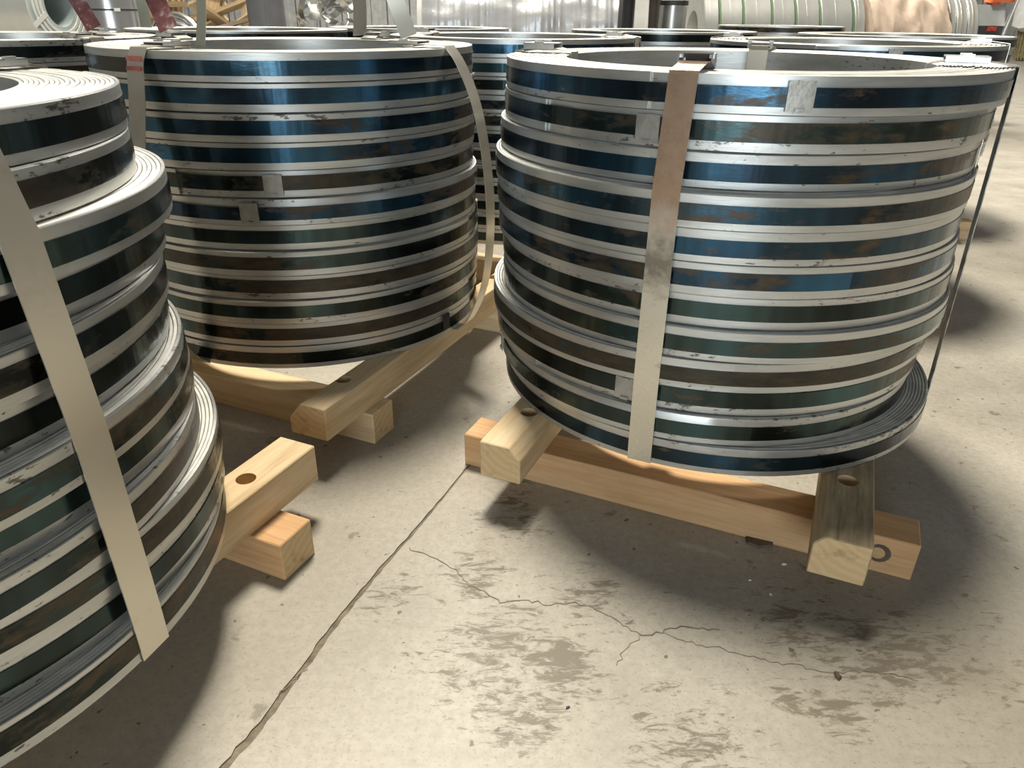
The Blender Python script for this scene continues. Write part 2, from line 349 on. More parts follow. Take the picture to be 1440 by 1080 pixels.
# ------------------------------------------------------------------ coils
def coil_meshes(rad, seed, seg=120, rings=19, h=0.0470, ri_f=0.745):
    """wound body (concentric wraps), outer wrap with its free end, blued band, seal"""
    rnd = random.Random(seed); ri = rad*ri_f; rb = rad - 0.0042
    b = MB(); p = (rb-ri)/rings
    for k in range(rings):
        a0 = ri + p*k; a1 = a0 + p*0.86; dz = rnd.uniform(-0.0012, 0.0) if k < rings-1 else 0.0
        ph = rnd.uniform(0, 6.28); am = 0.0006; z1 = h + dz; c = p*0.16
        b.lathe([(a0, 0), (a1-c, 0), (a1, c), (a1, z1-c), (a1-c, z1), (a0+c, z1), (a0, z1-c)], seg, mis=[1, 1, 0, 1, 1, 1, 0],
                wob=(lambda a, ph=ph, am=am: am*(math.sin(a+ph)-1)*0.5))
    # slanted gap floor so that the light does not fall through between wraps
    body = b.mesh('wound_strip', ['galv', 'edge'])
    o = MB(); n = seg; vs = []
    tail = R(-27)
    for i in range(n+1):
        t = i/n; a = tail - t*R(352); k = 1 - max(0.0, (t-0.72)/0.28); ro = rb + 0.0004 + 0.0040*k
        for r, z in ((rb+0.0001, 0.0006), (ro, 0.0006), (ro, h-0.0012), (ro-0.0006*k, h-0.0002), (rb+0.0001, h-0.0002)): vs.append((r*math.cos(a), r*math.sin(a), z))
    fs = [(i*5+k, (i+1)*5+k, (i+1)*5+(k+1) % 5, i*5+(k+1) % 5) for i in range(n) for k in range(5)] + [(0, 1, 2, 3, 4), tuple(n*5+k for k in (4, 3, 2, 1, 0))]
    o.add(vs, fs); outer = o.mesh('outer_wrap', 'galv')
    bands = []
    for q in range(3):
        bh = (0.0245, 0.0258, 0.0238)[q]; z0 = (h-bh)/2 + (0.001, 0.0028, -0.0014)[q]; rr = rad + 0.0004
        d = MB(); d.lathe([(rr, z0), (rr+0.001, z0), (rr+0.001, z0+bh), (rr, z0+bh)], seg); bands.append(d.mesh('steel_band', 'band'))
    sl = MB(); half = 0.0165/rad; rr = rad + 0.0016; zc = h/2; hh = 0.0185
    sl.lathe([(rr, zc-hh), (rr+0.0022, zc-hh), (rr+0.0022, zc+hh), (rr, zc+hh)], 8, -half, half)
    for a in (-0.1, 0.12):
        for sgn in (-1, 1):
            sl.box(((rr+0.003)*math.cos(a*half), (rr+0.003)*math.sin(a*half), zc+sgn*(hh-0.002)), (0.0032, 0.009, 0.005))
    seal = sl.mesh('band_seal', 'dull_seal')
    return body, outer, bands, seal
SET_A = [coil_meshes(0.400, s) for s in (1, 2)]
SET_M = [coil_meshes(0.388, s) for s in (3, 4)]
SET_F = [coil_meshes(0.400, 9, 64, 8)]
ORD = ['topmost', 'second from top', 'third from top', 'fourth from top', 'fifth from top', 'sixth from top', 'sixth from bottom', 'fifth from bottom', 'fourth from bottom', 'third from bottom', 'second from bottom', 'lowest']
def stack(cs, ztop, h, sets, where, group, seals=None, seed=0, radii=None, hid=(5, 130), tones=None):
    rnd = random.Random(seed); out = []
    for i, (x, y) in enumerate(cs):
        z = ztop - (i+1)*h
        st = sets[i % len(sets)]; base_r = 0.388 if sets is SET_M else 0.400; rad = radii[i] if radii else base_r
        az = (seals or {}).get(i, rnd.uniform(*hid))
        lab = '%s banded coil in %s' % (ORD[i], where)
        t = thing('strip_coil', lab, 'steel coil', (x, y, z), R(az), group)
        t.scale = (rad/base_r, rad/base_r, 1)
        obj('wound_strip', st[0], t); obj('outer_wrap', st[1], t)
        bo = obj('steel_band', st[2][rnd.randrange(3)], t); bo.color = (*(tones[i] if tones else (rnd.uniform(.15, .6), rnd.uniform(.1, .8), .5)), 1); obj('band_seal', st[3], bo)
        out.append((x, y, z, z+h*0.985, rad))
    return out
def jit(c, seed, s=0.006, n=12):
    r = random.Random(seed); return [(c[0]+r.uniform(-s, s), c[1]+r.uniform(-s, s)) for _ in range(n)]

RC = [(0.392, 1.385), (0.3855, 1.387), (0.3785, 1.389), (0.368, 1.3565), (0.3695, 1.3605), (0.3745, 1.3645), (0.382, 1.368), (0.3825, 1.3548), (0.3647, 1.3575), (0.3680, 1.3680), (0.3648, 1.3476), (0.3925, 1.3555)]
# per coil: how rusty the band is, teal-to-navy hue, reflected brightness painted into the blue
RT = list(zip([.34, .44, .24, .58, .36, .50, .42, .24, .66, .36, .22, .26], [.8, .45, .85, .5, .6, .8, .25, .2, .2, .15, .15, .6], [.62, .60, .60, .5, .58, .5, .58, .6, .5, .56, .54, .40]))
MT = list(zip([.34, .12, .30, .46, .60, .44, .26, .60, .52, .40, .58, .48], [.7, .8, .75, .85, .4, .7, .35, .2, .15, .1, .1, .3], [.66, .72, .62, .60, .5, .55, .62, .45, .5, .56, .45, .48]))
LT = list(zip([.40, .70, .26, .22, .30, .38, .52, .52, .50, .56, .44, .56], [.15, .2, .15, .3, .2, .1, .1, .1, .1, .1, .1, .1], [.40, .4, .36, .32, .34, .36, .38, .42, .46, .46, .5, .52]))
RR = [0.407, 0.4025, 0.403, 0.4005, 0.3985, 0.401, 0.401, 0.400, 0.401, 0.397, 0.3844, 0.404]
LC = [(-.8207, .7374), (-.8154, .7245), (-.7923, .7477), (-.813, .755), (-.8033, .7172), (-.8132, .7216), (-.7912, .7028), (-.8029, .730), (-.7944, .705), (-.7852, .7407), (-.7903, .7405), (-.7846, .7105)]
MC = [(-.4812+a, 1.7068+b) for a, b in ((0, 0), (.001, .004), (.004, -.002), (.001, .003), (-.002, .004), (.006, -.004), (.002, .006), (.006, -.002), (.007, .003), (.005, -.003), (.002, .002), (.0, .0))]
ST = {}
ST['right'] = stack(RC, 0.715, 0.0482, SET_A, 'the big stack at right front', 'coils of the right front stack', {0: -94.8, 1: -120.5, 9: -118.4, 10: -175.0}, 11, radii=RR, tones=RT)
ST['middle'] = stack(MC, 0.719, 0.0486, SET_M, 'the middle stack with loose bulging straps', 'coils of the middle stack', {1: -5, 4: -82.6, 5: -90.6, 7: 12.0}, 12, tones=MT)
ST['left'] = stack(LC, 0.706, 0.0475, SET_A, 'the stack cut off by the left edge', 'coils of the left front stack', {}, 13, hid=(40, 190), tones=LT)
BACK = {
    'far_left': ((-1.365, 2.08), 'the stack behind the left front stack', {}),
    'between': ((0.0, 2.60), 'the stack in the gap between middle and right stacks', {}),
    'behind_right': ((0.98, 2.37), 'the stack close behind the right front stack', {0: -97}),
    'row_a': ((-1.04, 3.06), 'the background stack in front of the grey column', {}),
    'row_b': ((-0.43, 3.64), 'the background stack in front of the film-wrapped roll', {0: -62}),
    'row_c': ((0.65, 3.57), 'the background stack in front of the dark posts', {}),
    'row_d': ((1.56, 3.28), 'the background stack in front of the kraft paper roll', {}),
    'row_e': ((1.76, 5.40), 'the farthest stack in front of the slit coils', {}),
}
for i, (k, (c, where, se)) in enumerate(BACK.items()):
    ST[k] = stack(jit(c, 40+i), 0.715, 0.0482, SET_A if k in ('between', 'far_left') else SET_F, where, 'coils of ' + where, se, 60+i)

# ------------------------------------------------------------------ timber skids
def beam(parent, name, x0, x1, wd, ht, mats, loc, rz, cham=(0, 0), holes=(), label=None):
    """squared timber along local x; cham = wane on the +y / -y top edge; holes = peg holes along x"""
    a, b = cham; hw = wd/2
    prof = [(-hw, 0), (hw, 0)]
    prof += [(hw, ht-a*1.1), (hw-a, ht)] if a else [(hw, ht)]
    prof += [(-hw+b, ht), (-hw, ht-b*1.1)] if b else [(-hw, ht)]
    m = MB(); n = len(prof); rnd = random.Random(hash((x0, wd, loc[0])) & 999)
    xs = [x0 + (x1-x0)*k/6 for k in range(7)]
    vs = []
    for k, x in enumerate(xs):
        for (y, z) in prof:
            e = rnd.uniform(-0.0007, 0.0007); vs.append((x, y+e, z if z == 0 else z + (e if z < ht else 0)))
    fs = [(k*n+i, (k+1)*n+i, (k+1)*n+(i+1) % n, k*n+(i+1) % n) for k in range(6) for i in range(n)]
    m.add(vs, fs, 0); m.add(vs[:n], [tuple(reversed(range(n)))], 1); m.add(vs[-n:], [tuple(range(n))], 1)
    me = m.mesh(name, mats, 0)
    bm = bmesh.new(); bm.from_mesh(me); bmesh.ops.remove_doubles(bm, verts=bm.verts, dist=1e-5)
    bmesh.ops.recalc_face_normals(bm, faces=bm.faces)
    sh = [e for e in bm.edges if len(e.link_faces) == 2 and e.calc_face_angle() > 0.4]
    bmesh.ops.bevel(bm, geom=sh, offset=0.0022, segments=1, affect='EDGES'); bm.to_mesh(me); bm.free()
    o = obj(name, me, parent, loc, (0, 0, rz))
    if holes:
        c = MB()
        for hx in holes: c.cyl((hx, 0, ht-0.034), (hx, 0, ht+0.02), 0.0155, seg=20)
        cut = c.build('peg_hole_cutter', 'end_grain', parent, loc, (0, 0, rz), 0)
        md = o.modifiers.new('b', 'BOOLEAN'); md.object = cut; md.operation = 'DIFFERENCE'; md.solver = 'EXACT'
        bpy.context.view_layer.update()
        ev = o.evaluated_get(bpy.context.evaluated_depsgraph_get()); nm = bpy.data.meshes.new_from_object(ev)
        o.modifiers.clear(); o.data = nm; bpy.data.objects.remove(cut)
    if label: o['label'] = label
    return o
def skid(label, c, runners, decks, group='timber skids under the coil stacks'):
    t = thing('timber_skid', label, 'skid', (c[0], c[1], 0), UA, group)
    made = []
    for (n0, u0, u1, mats, ch) in runners: made.append(beam(t, 'runner', u0, u1, 0.072, 0.068, mats, (0, n0, 0), 0, ch))
    for (u0, n0, n1, mats, ch, holes, wd) in decks: made.append(beam(t, 'bearer_beam', n0, n1, wd, 0.0675, mats, (u0, 0, 0.068), R(90), ch, holes))
    return made
EG = 'end_grain'
mr = skid('pine skid carrying the right front coil stack', (0.3764, 1.3648),
     [(-0.317, -0.354, 0.424, ['orange_pine', 'orange_pine'], (0, 0)), (0.33, -0.37, 0.40, ['pine', EG], (0, 0))],
     [(-0.229, -0.462, 0.50, ['pine', EG], (0, 0.021), (-0.335, 0.34), 0.074), (0.306, -0.486, 0.47, ['weathered_pine', EG], (0.014, 0), (-0.324, 0.34), 0.076)])
mr[3]['label'] = 'weathered streaky bearer beam'
kn = MB(); kn.cyl((0.372, -0.3536, 0.037), (0.372, -0.3522, 0.037), 0.017, seg=14)
kn2 = kn.build('knot', 'rag', mr[0], (0, 0.317, 0)); kn2['label'] = 'dark knot'
ki = MB(); ki.cyl((0.370, -0.3542, 0.037), (0.370, -0.3526, 0.037), 0.0105, seg=12); ki.build('knot_heart', 'orange_pine', mr[0], (0, 0.317, 0))
skid('pine skid carrying the middle coil stack', (-0.4812, 1.7068),
     [(-0.297, -0.42, 0.372, ['pine', EG], (0, 0)), (0.33, -0.40, 0.40, ['pine', EG], (0, 0))],
     [(0.312, -0.452, 0.52, ['pine', EG], (0.030, 0), (-0.335, 0.35), 0.084), (-0.28, -0.45, 0.49, ['pine', EG], (0, 0), (0.34,), 0.074)])
skid('pine skid carrying the left front coil stack', (-0.80, 0.727),
     [(0.337, -0.40, 0.366, ['orange_pine', EG], (0, 0)), (-0.32, -0.38, 0.38, ['orange_pine', EG], (0, 0))],
     [(0.275, -0.45, 0.468, ['pine', EG], (0, 0), (0.345, -0.33), 0.070), (-0.26, -0.46, 0.45, ['pine', EG], (0, 0), (), 0.072)])
for k, (c, where, se) in BACK.items():
    skid('pine skid under ' + where, c, [(-0.31, -0.38, 0.39, ['pine', EG], (0, 0)), (0.33, -0.38, 0.39, ['pine', EG], (0, 0))],
         [(-0.25, -0.42, 0.43, ['pine', EG], (0, 0), (), 0.072), (0.30, -0.42, 0.43, ['orange_pine', EG], (0, 0), (), 0.072)])

# ------------------------------------------------------------------ tie straps
SW = 0.0385
def rect_tube(m, c, ax, sd, upv, length, wd, ht, th=0.0018):
    """flattened open sleeve (strap seal)"""
    c, ax, sd, upv = Vector(c), Vector(ax).normalized(), Vector(sd).normalized(), Vector(upv).normalized()
    mt = Matrix((ax, sd, upv)).transposed()
    for s in (-1, 1):
        m.box(c + upv*(s*(ht-th)/2), (length, wd, th), mt); m.box(c + sd*(s*(wd-th)/2), (length, th, ht), mt)
def hull_profile(coils, e, c0):
    """strap pulled tight over the rims: upper convex hull of (height, reach)"""
    pts = []
    for (x, y, z0, z1, rad) in coils:
        s = (x-c0[0])*e.x + (y-c0[1])*e.y + rad + 0.0022
        pts += [(z1, s), (z0, s)]
    pts.sort(); h = []
    for p in pts:
        while len(h) >= 2 and (h[-1][0]-h[-2][0])*(p[1]-h[-2][1]) - (h[-1][1]-h[-2][1])*(p[0]-h[-2][0]) >= 0: h.pop()
        h.append(p)
    return h[::-1]
def tie(stk, c0, az, label, mat='strap', outer=None, seal=(0.335, 0.010, 0.046), tails=(), group=None, marks=False, tilt=0.0):
    coils = ST[stk]; e = Vector((math.cos(R(az)), math.sin(R(az)), 0)); side = Vector((-e.y, e.x, 0))
    zt = coils[0][3]; zb = coils[-1][2]; ri = 0.745*0.40 - 0.006
    t = thing('tie_strap', label, 'strap', (c0[0], c0[1], 0), 0, group or 'steel straps binding the coil stacks')
    prof = outer if outer else [(s, z) for z, s in hull_profile(coils, e, c0)]
    P = lambda r, z: e*r + Vector((0, 0, z))
    top0 = prof[0]
    path = [P(ri, zb-0.002), P(ri, zb+0.2), P(ri, zt-0.01), P(ri, zt+0.002), P(ri+0.006, zt+0.003), P(seal[0]-0.02, zt+0.003+seal[1]*0.5), P(seal[0]+0.02, zt+0.003+seal[1]*0.5), P(top0[0]-0.008, zt+0.003), P(top0[0], zt+0.002)]
    if outer: path = path[:-2] + smooth_path([P(s, z) for s, z in prof], 2)
    else:
        path += [P(prof[0][0]+0.0005, zt-0.004)]
        for (s, z) in prof[1:]: path.append(P(s, z))
    path += [P(prof[-1][0]-0.004, zb-0.0012), P(prof[-1][0]-0.03, zb-0.0012), P(ri+0.02, zb-0.0012), P(ri, zb-0.002)]
    m = MB(); m.ribbon(path, side, SW, 0.0013); m.build('strap_band', mat, t, smooth=25)
    sm = MB(); tl = Vector((0, 0, 1)) + e*tilt
    ax = (e - tl.normalized()*e.dot(tl.normalized())).normalized()
    rect_tube(sm, P(seal[0], zt+0.004+seal[1]*0.5), ax, side, tl, seal[2], SW+0.008, max(0.007, seal[1]), 0.0017)
    for s in (-1, 1): sm.box(P(seal[0], zt+0.004+seal[1]) + side*(s*0.021), (0.016, 0.007, 0.006), Matrix.Rotation(R(az), 3, 'Z'))
    sl = sm.build('seal', 'seal_zinc', t, smooth=0)
    for (base, tipv, wdv, wd, mt) in tails:
        b0 = Vector(base) - Vector((c0[0], c0[1], 0)); b1 = Vector(tipv) - Vector((c0[0], c0[1], 0)); k = MB()
        bend = (b1-b0).cross(Vector(wdv)).normalized()*0.012
        k.ribbon([b0 + (b1-b0)*(q/8) + bend*math.sin(q/8*3.0) for q in range(9)], wdv, wd, 0.0013); k.build('loose_tail', mt, t, smooth=40)
    if marks:
        for (q0, q1) in marks:
            k = MB(); i0 = int(q0*len(path)); sub = path[i0:i0+2]
            k.ribbon([sub[0].lerp(sub[1], q1) + e*0.0009, sub[0].lerp(sub[1], q1+0.35) + e*0.0009], side, SW*0.9, 0.0006); k.build('red_mark', 'red_mark', t, smooth=0)
    return t
cR, cM, cL = (0.3764, 1.3648), (-0.4812, 1.7068), (-0.80, 0.727)
AZ = [-113.8, -23.8, 66.2, 156.2]
tie('right', cR, -114.6, 'wide galvanised strap with coppery upper half down the front of right stack', 'strap_coppery', seal=(0.312, 0.013, 0.030), tilt=-0.35)
tie('right', cR, -23.8, 'thin edge-on strap along the right side of the right front stack', 'edge_strap', seal=(0.345, 0.010, 0.060))
tie('right', cR, 66.2, 'strap with open seal on the far rim of the right front stack', seal=(0.312, 0.012, 0.030))
tie('right', cR, 156.2, 'strap with crumpled seal at the left rim of the right front stack', seal=(0.355, 0.012, 0.060))
up3 = Vector((0, 0, 1))
ms = tie('middle', cM, -113.8, 'loose strap with red marks on the near left of the middle stack', 'strap',
    outer=[(0.388, 0.7215), (0.402, 0.700), (0.412, 0.64), (0.437, 0.55), (0.452, 0.45), (0.462, 0.35), (0.455, 0.25), (0.425, 0.17), (0.392, 0.138)], seal=(0.325, 0.006, 0.062),
    tails=[((-0.606, 1.41, 0.748), (-0.660, 1.45, 0.860), (0.96, 0.25, 0.35), 0.033, 'red_strap'), ((-0.575, 1.46, 0.72), (-0.565, 1.46, 0.90), (0.75, -0.66, 0.0), 0.033, 'olive_strap')])
e_ = Vector((math.cos(R(-113.8)), math.sin(R(-113.8)), 0))
for (ra, za, rb_, zb_) in ((0.4005, 0.7085, 0.4030, 0.7020), (0.4050, 0.6930, 0.4064, 0.6865)):
    k = MB(); k.ribbon([e_*(ra+0.0010) + up3*za, e_*(rb_+0.0010) + up3*zb_], Vector((-e_.y, e_.x, 0)), SW*0.88, 0.0008)
    rm = k.build('paint_mark', 'red_mark', ms, smooth=0); rm['label'] = 'faded red paint mark'
tie('middle', cM, -23.8, 'strap bulging loosely off the right side of the middle stack', 'strap',
    outer=[(0.385, 0.7215), (0.412, 0.690), (0.448, 0.61), (0.470, 0.48), (0.474, 0.37), (0.462, 0.25), (0.425, 0.16), (0.400, 0.138)], seal=(0.295, 0.006, 0.066),
    tails=[((-0.212, 1.60, 0.735), (-0.262, 1.60, 0.880), (0.93, 0.2, 0.3), 0.033, 'strap')])
ep = MB(); ea = R(-31.5); ep.box((0.3915*math.cos(ea), 0.3915*math.sin(ea), 0.168), (0.004, 0.020, 0.030), Matrix.Rotation(ea, 3, 'Z'))
for q_ in (-1, 1): ep.box((0.390*math.cos(ea), 0.390*math.sin(ea), 0.168+q_*0.016), (0.010, 0.020, 0.003), Matrix.Rotation(ea, 3, 'Z'))
tag(ep.build('shade_block', 'gap_shade', None, (cM[0], cM[1], 0), smooth=0), 'small black block standing in for shade low on the right side of the middle stack', 'shade block')  # dark block stands in for a shadowed gap beside the strap
tie('middle', cM, 66.2, 'strap with upright olive-grey tail behind the middle stack', 'strap', tails=[((-0.395, 2.04, 0.724), (-0.405, 2.05, 0.90), (0.8, -0.6, 0.0), 0.048, 'grey_strap')])
tie('middle', cM, 156.2, 'strap on the far left rim of the middle stack', 'strap')
tie('left', cL, -18.2, 'wide pale strap slanting down the stack at the left edge', 'strap', seal=(0.345, 0.010, 0.05))
tie('left', cL, 72.0, 'strap with grey seal on the far rim of the left front stack', 'strap', seal=(0.350, 0.010, 0.05))
cB = (-1.365, 2.08)
tie('far_left', cB, -23.8, 'strap with dark red tail on the stack behind the left front stack', 'strap', seal=(0.325, 0.006, 0.062),
    tails=[((-1.018, 1.95, 0.735), (-1.085, 1.96, 0.870), (0.95, 0.25, 0.3), 0.036, 'red_strap')])
tie('far_left', cB, 66.2, 'strap with pale tail at the rear of the stack behind left front stack', 'strap', seal=(0.345, 0.006, 0.062),
    tails=[((-1.06, 2.32, 0.73), (-1.06, 2.33, 0.90), (0.8, 0.4, 0), 0.030, 'olive_strap')])
for k in ('between', 'behind_right'):
    for a in (-23.8, 156.2):
        tie(k, BACK[k][0], a, 'strap on the %s side of %s' % ('right' if a < 0 else 'left', BACK[k][1]), 'strap', seal=(0.335, 0.010, 0.05))

# ------------------------------------------------------------------ background
def slab_ring(m, r0, r1, x0, x1, seg=48, mi=(0, 0, 0, 0), bev=0.006):
    """ring about the x axis"""
    prof = [(r0, x0), (r1-bev, x0), (r1, x0+bev), (r1, x1-bev), (r1-bev, x1), (r0, x1)]
    o = len(m.v); n = len(prof)
    for i in range(seg):
        a = 2*math.pi*i/seg
        for r, x in prof: m.v.append((x, r*math.cos(a), r*math.sin(a)))
    mm = [mi[0], mi[1], mi[1], mi[1], mi[2], mi[3]]
    for i in range(seg):
        j = (i+1) % seg
        for k in range(n): m.f.append([o+i*n+k, o+j*n+k, o+j*n+(k+1) % n, o+i*n+(k+1) % n]); m.mi.append(mm[k])
def cradle(label, c, rz, length, rad, zc, group='cradles under the big rolls'):
    t = thing('coil_cradle', label, 'cradle', (c[0], c[1], 0), rz, group)
    top = zc - rad*0.86
    for x in (-length*0.3, length*0.3):
        m = MB(); hw = rad*0.8; lo = zc-rad-0.004
        vs = []
        for xx in (x-0.04, x+0.04):
            vs += [(xx, -hw, 0), (xx, hw, 0), (xx, hw, lo+rad*0.4), (xx, hw*0.62, lo+rad*0.10), (xx, hw*0.3, lo-0.0), (xx, -hw*0.3, lo-0.0), (xx, -hw*0.62, lo+rad*0.10), (xx, -hw, lo+rad*0.4)]
        m.add(vs, [tuple(reversed(range(8))), tuple(range(8, 16))] + [(k, (k+1) % 8, 8+(k+1) % 8, 8+k) for k in range(8)])
        m.build('saddle_plate', 'post_brown', t, smooth=0)
    m = MB(); m.box((0, 0, 0.03), (length*0.6, 0.06, 0.06)); m.build('tie_bar', 'post_brown', t, smooth=0)
# white roll with open bore
ax = R(-11.8); cx, cy = -3.35 - 0.45*math.cos(ax), 6.0 - 0.45*math.sin(ax)
t = thing('aluminium_roll', 'large white roll lying on its side with open grey bore at upper left', 'roll', (cx, cy, 0.785), ax)
m = MB(); slab_ring(m, 0.140, 0.30, -0.45, 0.45, 56, (1, 0, 1, 2)); m.build('wound_sheet', ['white_alu', 'bore_grey', 'bore_grey'], t)
for k in range(3):
    m = MB(); slab_ring(m, 0.17+0.035*k, 0.19+0.035*k, 0.448, 0.456, 56, bev=0.002); m.build('wrap_ridge', 'white_alu', t)
m = MB(); m.ribbon([(0.458, -0.29, -0.13), (0.458, -0.15, -0.05)], Vector((0, 0.4, -0.9)), 0.035, 0.002); m.build('end_strap', 'white_alu', t, smooth=0)
cradle('dark saddle under the large white roll', (cx, cy), ax, 0.9, 0.30, 0.785)
# upright bright roll
t = thing('upright_roll', 'upright bright metal roll with a dark strap beside the white roll', 'roll', (-2.64, 5.35, 0))
m = MB(); m.lathe([(0.07, 0.02), (0.165, 0.02), (0.17, 0.03), (0.17, 1.08), (0.165, 1.09), (0.07, 1.09)], 48); m.build('wound_sheet', 'bright_alu', t)
for z in (0.25, 0.765):
    m = MB(); m.lathe([(0.1705, z-0.005), (0.172, z-0.005), (0.172, z+0.005), (0.1705, z+0.005)], 48); m.build('strap_ring', 'dark_steel', t)
m = MB(); m.lathe([(0.1725, 0.757), (0.1735, 0.757), (0.1735, 0.775), (0.1725, 0.775)], 4, R(-62), R(-50)); m.build('strap_buckle', 'label_white', t)
m = MB(); m.box((0, 0, 0.01), (0.36, 0.36, 0.02)); m.build('base_board', 'old_board', t, smooth=0)
# pallet stack
for k in range(9):
    t = thing('pallet', '%s pallet in the stacked wooden pallets behind the red strap tail' % (['lowest', 'second lowest', 'third lowest', 'fourth lowest', 'middle', 'fourth highest', 'third highest', 'second highest', 'uppermost'][k]), 'pallet', (-2.86+random.uniform(-.012, .012), 6.7+random.uniform(-.012, .012), k*0.1005), R(8), 'stacked wooden pallets')
    bd = MB(); bd.box((0, 0, 0), (0.78, 0.10, 0.018)); bme = bd.mesh('deck_board', 'old_board', 0)
    sm = MB(); sm.box((0, 0, 0), (0.07, 0.80, 0.062)); sme = sm.mesh('stringer', 'old_board', 0)
    for y in (-0.35, -0.175, 0, 0.175, 0.35): obj('deck_board', bme, t, (0, y, 0.091))
    for y in (-0.35, 0, 0.35): obj('deck_board', bme, t, (0, y, 0.0095))
    for x in (-0.34, 0, 0.34): obj('stringer', sme, t, (x, 0, 0.050))
# grey strip rings leaning on the pallets
for k, (x, z, r_) in enumerate(((-2.38, 0.567, 0.19), (-2.35, 0.537, 0.16))):
    t = thing('strip_ring', ['larger thin grey strip ring on edge before the pallets', 'smaller thin grey strip ring on edge before the pallets'][k], 'strip ring', (x, 5.65-0.08*k, z), R(80))
    for q in range(3):
        m = MB(); slab_ring(m, r_-0.02*q-0.012, r_-0.02*q, -0.025, 0.025, 40, bev=0.001); m.build('wrap', 'scrap_steel', t)
t = thing('trestle', 'low trestle table under the grey strip rings', 'trestle', (-2.36, 5.61, 0), R(0))
m = MB(); m.box((0, 0, 0.36), (0.5, 0.34, 0.03)); m.build('table_top', 'old_board', t, smooth=0)
for sx in (-1, 1):
    for sy in (-1, 1):
        m = MB(); m.box((sx*0.21, sy*0.13, 0.1725), (0.04, 0.04, 0.345)); m.build('leg', 'old_board', t, smooth=0)
# bins with broken timber and scrap strip
def bin_box(label, x, y, sx, sy, hz):
    t = thing('storage_bin', label, 'bin', (x, y, 0), 0, 'open steel bins')
    for s in (-1, 1):
        m = MB(); m.box((s*sx/2, 0, hz/2), (0.015, sy, hz)); m.build('side_panel', 'dark_steel', t, smooth=0)
        m = MB(); m.box((0, s*(sy/2-0.008), hz/2), (sx-0.015, 0.015, hz)); m.build('end_panel', 'dark_steel', t, smooth=0)
    m = MB(); m.box((0, 0, hz-0.13), (sx-0.03, sy-0.03, 0.02)); m.build('raised_floor', 'dark_steel', t, smooth=0)
bin_box('dark bin holding broken timber boards', -2.19, 6.25, 0.5, 0.62, 0.60)
rnd = random.Random(21)
PL = [(-2.10, 6.02, .665, 0.55, 14, 14), (-2.02, 6.10, .70, 0.42, -20, 24), (-2.22, 6.12, .72, 0.40, 60, -30), (-2.00, 6.22, .76, 0.38, 100, 48), (-2.16, 6.22, .77, 0.5, 30, 20), (-1.93, 6.12, .66, 0.30, -50, 35),
      (-2.28, 6.28, .78, 0.44, 75, 62), (-2.08, 6.36, .82, 0.5, 10, -22), (-1.96, 6.34, .84, 0.42, 120, 55), (-2.20, 6.40, .86, 0.5, -15, 34), (-2.12, 6.16, .625, 0.5, 5, 4), (-1.95, 6.0, .635, 0.26, -70, -8), (-2.05, 6.28, .88, 0.36, 45, -50)]
PN = ['long pale board jutting up across the broken timber', 'short board pointing right in the broken timber', 'board leaning left in the broken timber', 'steep board at the right of the broken timber', 'inner slanting board of the broken timber', 'stubby board at the right foot of the broken timber', 'steep narrow board at the left of the broken timber', 'upper level board of the broken timber', 'steep upper right board of the broken timber', 'upper left board of the broken timber', 'flat lowest board of the broken timber', 'small end piece by the grey column', 'topmost tilted board of the broken timber']
for (x, y, z, ln, rz, ry), lab in zip(PL, PN):
    m = MB(); m.box((0, 0, 0), (ln, 0.07+rnd.random()*0.04, 0.024)); o = m.build('broken_board', rnd.choice(['old_board', 'pine', 'old_board']), None, (x-0.05, y, z), (R(rnd.uniform(-25, 25)), R(-ry), R(rz)), 0)
    tag(o, lab, 'board', 'broken timber boards in the bin')
t = thing('steel_column', 'dark grey steel column standing behind the coil stacks', 'column', (-1.76, 5.75, 0))
m = MB(); m.lathe([(0.118, 0.02), (0.128, 0.02), (0.128, 4.9), (0.118, 4.9)], 28); m.build('shaft', 'column_paint', t)
m = MB(); m.box((0, 0, 0.01), (0.3, 0.26, 0.02)); m.build('base_plate', 'column_paint', t, smooth=0)
m = MB(); m.lathe([(0.1285, 0.5), (0.131, 0.5), (0.131, 4.0), (0.1285, 4.0)], 3, R(-75), R(-65)); m.build('weld_seam', 'column_paint', t)
bin_box('dark bin heaped with curled scrap strip', -1.36, 6.2, 0.5, 0.62, 0.60)
SN = ['wide curl at the left of the scrap heap', 'tight curl low in the scrap heap', 'arched strip over the scrap heap', 'strip hanging straight down before the scrap heap', 'flat curl on the right of the scrap heap', 'bright strip bent over the top left of scrap heap', 'dull loop at the rear of the scrap heap', 'long strip rising from the scrap heap', 'small ring at the scrap heap foot', 'crossed strip at the scrap heap centre', 'leaning strip at the right of the scrap heap', 'high loop at the right rear of the scrap heap', 'second bright strip bent over the left edge', 'short offcut near the column']
SN += ['broad strip fallen to the front of the scrap heap', 'upright hairpin strip in the scrap heap', 'dull flat strip at the heap base', 'wavy strip across the scrap heap', 'strip poking up beside the column', 'half hoop at the top of the scrap heap', 'twisted strip at the heap right edge', 'bent strip lying on the heap shoulder', 'thin hoop behind the olive tail', 'folded strip at the heap left shoulder']
